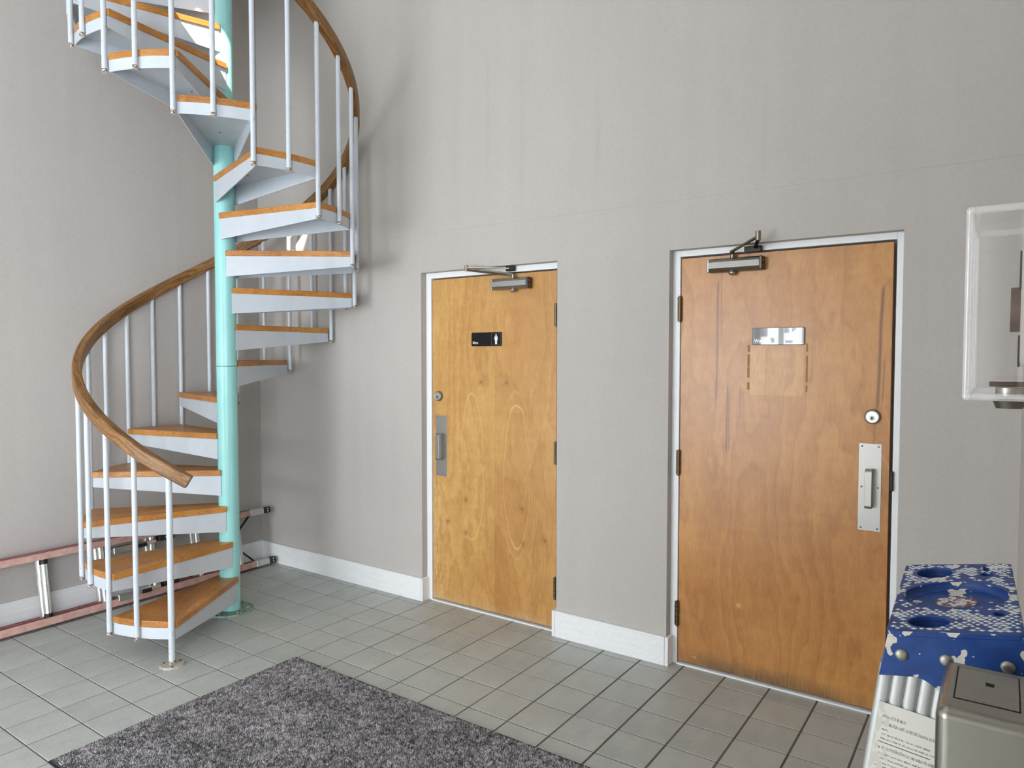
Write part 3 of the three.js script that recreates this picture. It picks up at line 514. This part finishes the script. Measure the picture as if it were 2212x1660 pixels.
// ---------------------------------------------------------------- door mat
{
  const m = { x0: 1.624, x1: 3.72, z0: 0.983, z1: 2.1 };
  const mat = thing('door_mat', 'large dark grey carpet mat with thin black rubber edge on the tiles', 'mat', [m.x0, 0, m.z0]);
  const W = m.x1 - m.x0, D = m.z1 - m.z0, R = rng(77);
  // rubber backing with a slightly uneven outline
  const pts = [], push = (x0, z0, x1, z1, n, nx, nz) => { for (let k = 0; k < n; k++) { const t = k / n; let o = 0.0015 * (vn(t * 30, nx * 7 + nz * 3, 801) - 0.5); pts.push([mix(x0, x1, t) + nx * o, mix(z0, z1, t) + nz * o]); } };
  push(0, 0, W, 0, 120, 0, -1); push(W, 0, W, D, 60, 1, 0); push(W, D, 0, D, 120, 0, 1); push(0, D, 0, 0, 60, -1, 0);
  mesh('rubber_backing', ext(poly(pts), 0.004, 0).rotateX(Math.PI / 2).translate(0, 0.0042, 0), std({ name: 'black_rubber', color: 0x17171a, roughness: 0.7 }), mat, 'thin black rubber edge');
  const carpet = std({ name: 'grey_carpet', color: 0x4b494d, roughness: 0.95 });
  mesh('carpet', rbox(0.007, W - 0.007, 0.0038, 0.0065, 0.007, D - 0.007, 0.001), carpet, mat);
  const tuft = new THREE.ConeGeometry(0.0034, 0.0085, 4, 1, true).translate(0, 0.0042, 0), sp = 0.005, nx = Math.floor((W - 0.023) / sp), nz = Math.floor((D - 0.023) / sp);
  const pile = new THREE.InstancedMesh(tuft, std({ name: 'carpet_yarn', color: 0xffffff, roughness: 0.95 }), nx * nz); pile.name = 'carpet_pile'; pile.castShadow = pile.receiveShadow = true; pile.userData.kind = 'stuff'; pile.userData.label = 'grey looped carpet pile';
  const o = new THREE.Object3D(), c = new THREE.Color(); let q = 0;
  for (let a = 0; a < nx; a++) for (let b = 0; b < nz; b++) {
    const x = 0.0115 + (a + R()) * sp, z = 0.0115 + (b + R()) * sp;
    o.position.set(x, 0.0055, z); o.rotation.set((R() - 0.5) * 1.3, R() * 6.3, (R() - 0.5) * 1.3); const s = 0.75 + R() * 0.6; o.scale.set(s, 0.7 + R() * 0.6, s); o.updateMatrix(); pile.setMatrixAt(q, o.matrix);
    const n = fbm(x * 70, z * 70, 811, 2) * 0.45 + fbm(x * 8, z * 8, 812, 2) * 0.22 + R() * 0.45, k = mix(0.05, 0.68, Math.pow(clamp((n - 0.22) / 0.65), 1.5));
    c.setRGB(k * 1.0, k * 0.965, k * 1.0); pile.setColorAt(q, c); q++;
  }
  mat.add(pile);
}

// ---------------------------------------------------------------- extension ladder lying on its side along the left wall
{
  const FIB = std({ name: 'faded_red_fibreglass', roughness: 0.7, map: tex(512, 256, (u, v) => { const a = fbm(u * 40, v * 10, 821, 4, 40, 10), f = vn(u * 200, v * 128, 822, 200, 128), g = vn(u * 24, v * 128, 823, 24, 128); return mix3([208, 172, 160], [168, 124, 114], clamp(0.1 + 0.8 * (a - 0.25) + 0.3 * (f - 0.5) + 0.3 * (g - 0.5))); }, true, [1, 4]) });
  const FIB_IN = std({ name: 'red_fibreglass', roughness: 0.6, map: tex(256, 256, (u, v) => mix3([172, 110, 112], [138, 78, 80], fbm(u * 30, v * 12, 825, 3, 30, 12)), true, [1, 4]) });
  const ALU = metal('ladder_aluminium', 0xd2d2cf, 0.3), ALU_CAST = std({ name: 'cast_aluminium', color: 0xbfc3bf, metalness: 0.35, roughness: 0.5 });
  const lean = 0.17, H = 0.405, z0 = 0.165, L = 3.6;
  const lad = thing('extension_ladder', 'faded red fibreglass extension ladder lying sideways on floor behind the stair', 'ladder', [0.128, 0.005, z0]);
  const tilt = (g) => g.rotateZ(lean); // leaning back against the wall
  const sec = (x0, x1, za, zb, shift) => { // one section of two channel rails and rungs; x0 wall side, x1 room side
    const w = 0.0045, fh = 0.042;
    for (const [y0, s] of [[0, 1], [H, -1]]) { const ya = y0, yw = y0 + s * w, yf = y0 + s * fh, lo = Math.min, up = Math.max;
      const r = mesh('rail', tilt(merge([uvm(box(x0, x1, lo(ya, yw), up(ya, yw), za, zb)), uvm(box(x0, x0 + w, lo(ya, yf), up(ya, yf), za, zb))])), FIB_IN, lad, 'dusky red channel rail');
      mesh('front_flange', tilt(uvm(rbox(x1 - w, x1, lo(ya, yf), up(ya, yf), za, zb, 0.001))), FIB, r, 'faded pink flange'); }
    for (let k = 0; k < 12; k++) { const z = shift + k * 0.304; if (z > zb - 0.05) break; const xc = (x0 + x1) / 2;
      const flutes = [at(cyl(0.0165, H - 2 * w, 24), 0, H / 2, 0)]; for (let q = 0; q < 9; q++) flutes.push(box(-0.0013, 0.0013, w, H - w, 0.0155, 0.0178).rotateY(-1.2 + q * 0.35 + 0.6));
      const g = mesh('rung', tilt(at(merge(flutes), xc, 0, z)), ALU, lad, 'bright fluted aluminium rung');
      if (k >= 4 && x1 > 0.05) for (const y of [0.044, H - 0.052]) mesh('collar', tilt(at(cyl(0.0205, 0.036, 20), xc, y, z)), BLACK, g, 'black rung collar'); }
  };
  sec(0.0, 0.072, 0.0, L, 0.125); sec(-0.055, -0.003, 0.32, L - 0.2, 0.428);
  // rail ends: cast shoes with rubber pads
  for (const y of [0.022, H - 0.022]) {
    const s = mesh('end_shoe', tilt(merge([rbox(0.0, 0.079, y - 0.024, y + 0.024, -0.075, 0.03, 0.006), rbox(0.074, 0.083, y - 0.017, y + 0.017, -0.072, -0.004, 0.002)])), ALU_CAST, lad, 'cast aluminium end shoe');
    mesh('rubber_pad', tilt(rbox(0.02, 0.086, y - 0.021, y + 0.021, -0.122, -0.07, 0.004)), BLACK, s, 'ribbed black rubber pad');
    for (const d of [-0.009, 0.009]) mesh('rivet', tilt(at(new THREE.SphereGeometry(0.0065, 12, 8), 0.085, y + d, -0.1)), ALU, s);
    const br = y < 0.2 ? 1 : -1; mesh('corner_brace', tilt(between(new THREE.BoxGeometry(0.02, 1, 0.006), [0.036, y + br * 0.016, -0.0 + 0.02], [0.036, y + br * 0.105, 0.115])), BLACK, s, 'black diagonal brace');
  }
  // rung locks on the fly section
  for (const y of [0.05, H - 0.075]) {
    const k = mesh('rung_lock', tilt(merge([rbox(0.03, 0.078, y - 0.008, y + 0.012, 0.72, 0.9, 0.004), rbox(0.024, 0.08, y - 0.026, y + 0.016, 0.86, 0.98, 0.006)])), ALU, lad, 'cast aluminium rung lock');
    mesh('lock_hook', tilt(rbox(0.028, 0.08, y - 0.004, y + 0.03, 0.6, 0.7, 0.006)), BLACK, k, 'black spring hook'); mesh('lock_latch', tilt(rbox(0.04, 0.082, y - 0.016, y + 0.008, 0.78, 0.84, 0.003)), BLACK, k); mesh('pin', tilt(at(cyl(0.008, 0.012, 16).rotateZ(Math.PI / 2), 0.084, y + 0.014, 0.66)), ALU, k);
  }
}

// ---------------------------------------------------------------- folded stepladder with blue top cap
{
  const lad = thing('stepladder', 'folded aluminium stepladder with paint splattered blue plastic top by the wall', 'stepladder', [4.459, 0, 2.146]);
  lad.rotation.y = 0.035;
  const BLUE = std({ name: 'paint_splattered_blue_plastic', roughness: 0.5, map: tex(1024, 1024, (u, v) => {
    const a = fbm(u * 14, v * 14, 831, 4, 14, 14), s = vn(u * 60, v * 60, 832, 60, 60), b = fbm(u * 30, v * 30, 833, 3, 30, 30), k = (b - 0.5) * 26;
    if (a > 0.665 || (s > 0.95 && b > 0.5)) return [206 + k, 202 + k, 190 + k];
    return [20 + k * 0.6, 62 + k, 128 + k];
  }, true, [3.2, 3.2]) });
  const BLUE_LINER = std({ name: 'deep_blue_plastic', color: 0x173a7c, roughness: 0.5, side: THREE.DoubleSide });
  const WORN = std({ name: 'worn_white_tread_diamonds', color: 0xd5d8d8, roughness: 0.7 });
  const RIB = std({ name: 'grey_aluminium_rail', color: 0xc3c4c3, metalness: 0.55, roughness: 0.42 }), RIVET = metal('rivet', 0xa09e94, 0.45);
  const W = 0.134, L = 0.312, tilt = 0.175, cy = 1.2;
  const cap = new THREE.Group(); cap.name = 'top_cap'; cap.userData.label = 'blue plastic top cap'; cap.position.set(0, cy, 0); cap.rotation.z = tilt; lad.add(cap);
  // top plate with holes and a round bucket recess; plan (x, z)
  const s = rrect(W, L, 0.008); const hole = (x, z, r, rz = r) => { const p = new THREE.Path(); p.absellipse(x, z, r, rz, 0, Math.PI * 2, true); s.holes.push(p); return [x, z, r, rz]; };
  const holes = [hole(-0.027, -0.106, 0.022, 0.026), hole(-0.025, 0.118, 0.021, 0.021), hole(0.036, -0.128, 0.0075, 0.012), hole(0.037, -0.096, 0.0075, 0.01), hole(0.046, 0.083, 0.006, 0.008), hole(0.0, 0.006, 0.059, 0.062)];
  mesh('cap_top', uvm(ext(s, 0.007, 0.0012, 24).rotateX(Math.PI / 2)), BLUE, cap, 'blue cap top with holes');
  const ring = new THREE.LatheGeometry([[0.0001, -0.011], [0.052, -0.011], [0.0585, -0.009], [0.0588, -0.001]].map((p) => new THREE.Vector2(...p)), 48); mesh('bucket_recess', uvm(at(ring.scale(1, 1, 62 / 59), 0, 0, 0.006)), BLUE, cap, 'round shallow bucket recess');
  mesh('round_sticker', at(cyl(0.024, 0.0006, 36), 0, -0.0105, 0.002), std({ name: 'scuffed_sticker', roughness: 0.6, map: tex(256, 256, (u, v) => { const a = fbm(u * 9, v * 9, 841, 4, 9, 9); return a > 0.56 ? [120, 60, 66] : a > 0.5 ? [90, 110, 150] : [206, 204, 198]; }) }), cap, 'scuffed round sticker');
  for (const [hx, hz, r, rz] of holes.slice(0, 2)) mesh('hole_liner', uvm(at(new THREE.CylinderGeometry(r + 0.001, r - 0.002, 0.03, 32, 1, true).scale(1, 1, rz / r), hx, -0.018, hz)), BLUE_LINER, cap, 'deep blue hole wall');
  { // raised tread diamonds
    const g = [], R = rng(5); for (let a = 0; a < 15; a++) for (let b = 0; b < 46; b++) { const x = -0.06 + a * 0.0084 + (b % 2) * 0.0042, z = -0.149 + b * 0.00655; if (Math.abs(x) > 0.062 || Math.abs(z) > 0.15) continue; if (holes.some(([hx, hz, r, rz]) => Math.hypot((x - hx) / (r + 0.004), (z - hz) / (rz + 0.004)) < 1)) continue; if (R() < 0.06 + 0.5 * sm(0.45, 0.62, vn(x * 40, z * 40, 861))) continue; const d = new THREE.ConeGeometry(0.0046, 0.0016, 4); const k = 0.6 + R() * 0.6; d.scale(k, 1, k * 0.85); g.push(at(d, x + (R() - 0.5) * 0.001, 0.0006, z)); }
    const o = mesh('tread_diamonds', merge(g), WORN, cap, 'whitish worn raised diamonds'); o.userData.kind = 'stuff';
  }
  // skirts: ends with an S-shaped lower edge, long sides straight
  const endShape = () => { const q = new THREE.Shape(); q.moveTo(-W / 2 + 0.001, -0.004); q.lineTo(W / 2 - 0.001, -0.004); q.lineTo(W / 2 - 0.001, -0.07); q.bezierCurveTo(0.045, -0.078, 0.03, -0.096, 0.012, -0.093); q.bezierCurveTo(-0.022, -0.088, -0.022, -0.056, -0.046, -0.053); q.lineTo(-W / 2 - 0.016, -0.053); q.closePath(); return q; };
  for (const [z, n] of [[L / 2 - 0.007, 1], [-L / 2 + 0.001, 0]]) { const e = mesh('end_skirt', uvm(at(ext(endShape(), 0.006, 0.0012, 12), 0, 0, z)), BLUE, cap, 'blue skirt riveted to the rail'); if (n) for (const [x, y] of [[-0.055, -0.028], [-0.011, -0.032], [0.046, -0.036], [-0.013, -0.068]]) mesh('rivet', at(new THREE.SphereGeometry(0.0072, 18, 10).scale(1, 1, 0.5), x, y, z + 0.006), RIVET, e, 'grey domed rivet'); }
  for (const x of [-W / 2 + 0.0035, W / 2 - 0.0035]) mesh('side_skirt', uvm(rbox(x - 0.003, x + 0.003, -0.05, -0.003, -L / 2 + 0.004, L / 2 - 0.004, 0.0015)), BLUE, cap, 'blue side skirt');
  // rails: fluted channels; the front pair leans towards the room, the rear pair stands by the wall
  const LABEL = std({ name: 'worn_instruction_label', roughness: 0.7, map: canvasTex(512, 1024, (c, w, h) => {
    c.fillStyle = '#dddbd2'; c.fillRect(0, 0, w, h); const R = rng(9); c.fillStyle = '#2a2a2a'; let y = 46;
    while (y < h - 40) { const big = R() < 0.22; const t = big ? 15 : 8; let x = 40 + (big ? 0 : 14); while (x < w - 60) { const l = 14 + R() * 46; c.globalAlpha = 0.6 + R() * 0.4; for (let q = 0; q < l; q += 7) { const hh = t * (0.55 + R() * 0.45); c.fillRect(x + q, y + t - hh, 2, hh); if (R() < 0.7) c.fillRect(x + q, y + t - (R() < 0.5 ? 2 : hh), 5, 2); if (R() < 0.5) c.fillRect(x + q + 3.4, y + t - hh * 0.8, 1.8, hh * 0.8); } x += l + 9; if (R() < 0.05) break; } y += big ? 30 : 19; if (R() < 0.14) { c.globalAlpha = 0.9; c.fillRect(36, y, w - 90, 3); y += 14; } }
    c.globalAlpha = 1; c.fillStyle = '#cfcdc2'; for (let q = 0; q < 60; q++) { c.beginPath(); c.ellipse(R() * R() * 120, R() * h, 4 + R() * 26, 4 + R() * 34, R() * 3, 0, 7); c.fill(); } for (let q = 0; q < 90; q++) { c.beginPath(); c.ellipse(R() * w, h - R() * R() * 420, 4 + R() * 20, 4 + R() * 20, R() * 3, 0, 7); c.fill(); }
  }) });
  const railAt = (xt, xb, w, z, front, front2) => { // from the cap to the floor
    const top = cy - 0.058, dx = xb - xt, len = Math.hypot(dx, top), g = [box(-w / 2, w / 2, 0, len, -0.002, 0.002), box(-w / 2, -w / 2 + 0.003, 0, len, -0.022, 0.002), box(w / 2 - 0.003, w / 2, 0, len, -0.022, 0.002)];
    if (front) for (let k = 0; k < 5; k++) g.push(at(cyl(0.0075, len, 12).scale(1, 1, 0.55), -w / 2 + 0.008 + k * (w - 0.016) / 4, len / 2, 0.0018));
    const geo = merge(g); geo.rotateZ(Math.atan2(xb - xt, top) * 1).translate(0, 0, 0);
    const m = mesh(front ? 'front_rail' : 'rear_rail', geo, RIB, lad, 'fluted grey aluminium rail'); m.position.set(xb, 0, z); 
    return [m, len, Math.atan2(xb - xt, top)];
  };
  const [nr, len, ang] = railAt(-0.036, -0.176, 0.073, L / 2 - 0.012, true); railAt(-0.036, -0.176, 0.073, -L / 2 + 0.012, true);
  railAt(0.05, 0.03, 0.03, L / 2 - 0.016, false); railAt(0.05, 0.03, 0.03, -L / 2 + 0.016, false);
  { const g = new THREE.PlaneGeometry(0.066, 0.3); const b = box(-0.033, 0.033, 0, 0.3, 0.0062, 0.0068); const uv = b.attributes.uv; mesh('instruction_label', b.translate(0.003, len - 0.345, 0).rotateZ(ang), LABEL, nr, 'worn white printed instruction label'); }
  for (let k = 1; k <= 3; k++) { const y = k * 0.29, x = -0.178 + (0.144) * (y / 1.142); mesh('step', at(merge([rbox(-0.042, 0.042, -0.012, 0, -L / 2 + 0.014, L / 2 - 0.014, 0.002), box(-0.042, -0.038, -0.03, 0, -L / 2 + 0.014, L / 2 - 0.014)]), x, y, 0), RIB, lad, 'flat aluminium step'); }
  for (let k = 1; k <= 2; k++) mesh('rear_brace', at(rbox(-0.004, 0.004, -0.015, 0.015, -L / 2 + 0.012, L / 2 - 0.012, 0.002), 0.036, k * 0.38, 0), RIB, lad);
}

// ---------------------------------------------------------------- stainless dispenser on the right wall
{
  const d = thing('soap_dispenser', 'stainless steel wall dispenser with locked lid at the lower right', 'dispenser', [X1, 0.985, 2.4]);
  const BR = metal('satin_stainless', 0x9c9990, 0.3, { roughnessMap: tex(256, 256, (u, v) => 0.85 + 0.25 * (vn(u * 4, v * 180, 851, 4, 180) - 0.5) + 0.2 * (fbm(u * 6, v * 6, 852, 3, 6, 6) - 0.5), false) });
  mesh('body', uvm(rbox(-0.1, -0.0005, 0, 0.202, -0.053, 0.075, 0.011, 6)), BR, d, 'satin stainless body');
  const lid = mesh('lid', uvm(rbox(-0.086, -0.036, 0.2, 0.2028, -0.033, 0.046, 0.0006)), BR, d, 'locked filler lid'); 
  const ln = (x0, x1, z0, z1) => mesh('lid_seam', box(x0, x1, 0.2005, 0.2024, z0, z1), HOLE, lid, 'dark seam round the lid');
  ln(-0.087, -0.035, -0.0342, -0.033); ln(-0.087, -0.035, 0.046, 0.0472); ln(-0.0872, -0.086, -0.0342, 0.0472); ln(-0.036, -0.0348, -0.0342, 0.0472);
  mesh('key_window', box(-0.0625, -0.0555, 0.2, 0.2032, -0.004, 0.003), HOLE, lid, 'small square key window');
  mesh('spout', at(cyl(0.012, 0.03, 20), -0.05, -0.012, 0.0), BR, d);
}

// ---------------------------------------------------------------- clear thermostat guard on the right wall
{
  const g = thing('thermostat_guard', 'clear plastic locking guard box over a thermostat at the right edge', 'thermostat guard', [X1, 1.469, 2.375]);
  const CLEAR = phys({ name: 'clear_acrylic', color: 0xffffff, transmission: 1, thickness: 0, roughness: 0.02, ior: 1.49 }), EDGE = phys({ name: 'milky_acrylic_edge', color: 0xffffff, transmission: 0.8, thickness: 0, roughness: 0.12, ior: 1.49 });
  const w = 0.086, h = 0.175, z0 = -0.075, z1 = 0.085, t = 0.003;
  mesh('cover_front', box(-w, -w + t, 0.006, h - 0.006, z0 + 0.006, z1 - 0.006), CLEAR, g, 'clear plastic cover');
  mesh('cover_side', box(-w + 0.006, -0.004, 0.006, h - 0.006, z1 - t, z1), CLEAR, g); mesh('cover_side', box(-w + 0.006, -0.004, 0.006, h - 0.006, z0, z0 + t), CLEAR, g);
  mesh('cover_top', box(-w + 0.006, -0.004, h - t, h, z0 + 0.006, z1 - 0.006), CLEAR, g); mesh('cover_bottom', box(-w + 0.006, -0.004, 0, t, z0 + 0.006, z1 - 0.006), CLEAR, g);
  // rounded, milky edges
  const er = 0.0034, E = [];
  for (const z of [z0 + er, z1 - er]) { E.push(rod([-w + er, er, z], [-w + er, h - er, z], er, 12)); for (const y of [er, h - er]) E.push(rod([-w + er, y, z], [-0.004, y, z], er, 12)); }
  for (const y of [er, h - er]) E.push(rod([-w + er, y, z0 + er], [-w + er, y, z1 - er], er, 12));
  for (const z of [z0 + er, z1 - er]) for (const y of [er, h - er]) E.push(at(new THREE.SphereGeometry(er, 12, 8), -w + er, y, z));
  mesh('cover_edges', merge(E), EDGE, g, 'rounded milky plastic edges');
  mesh('base_ring', merge([rbox(-0.006, -0.0003, -0.004, h + 0.004, z0 - 0.004, z0 + 0.006, 0.002), rbox(-0.006, -0.0003, -0.004, h + 0.004, z1 - 0.006, z1 + 0.004, 0.002), box(-0.006, -0.0003, -0.004, 0.006, z0, z1), box(-0.006, -0.0003, h - 0.006, h + 0.004, z0, z1)]), EDGE, g, 'clear base frame');
  const th = mesh('thermostat', rbox(-0.043, -0.0005, 0.028, 0.148, -0.045, 0.03, 0.008, 3), std({ name: 'beige_thermostat', color: 0xb8b0a6, roughness: 0.5 }), g, 'thermostat inside the guard');
  mesh('dark_slot', box(-0.0445, -0.0425, 0.104, 0.14, 0.012, 0.02), BLACK, th); mesh('dark_slot', box(-0.0445, -0.0425, 0.03, 0.06, 0.012, 0.02), BLACK, th); mesh('dial', at(cyl(0.022, 0.012, 32).rotateZ(Math.PI / 2), -0.045, 0.086, -0.01), std({ name: 'brown_dial', color: 0x6a5a50, roughness: 0.4 }), th);
  const lk = mesh('cam_lock', merge([at(cyl(0.0105, 0.008, 24, 0.0135), -0.05, -0.004, 0.05)]), metal('lock_metal', 0x6b655c, 0.45), g, 'metal cam lock under the cover');
  mesh('lock_nut', at(cyl(0.0125, 0.007, 6), -0.05, 0.0075, 0.05), metal('lock_nut', 0xb0aca2, 0.35), lk); mesh('cam_arm', rbox(-0.066, -0.03, 0.012, 0.0165, 0.042, 0.058, 0.001), metal('brown_cam', 0x5a4638, 0.5), lk, 'brown lock cam');
}
renderer.render(scene, camera);
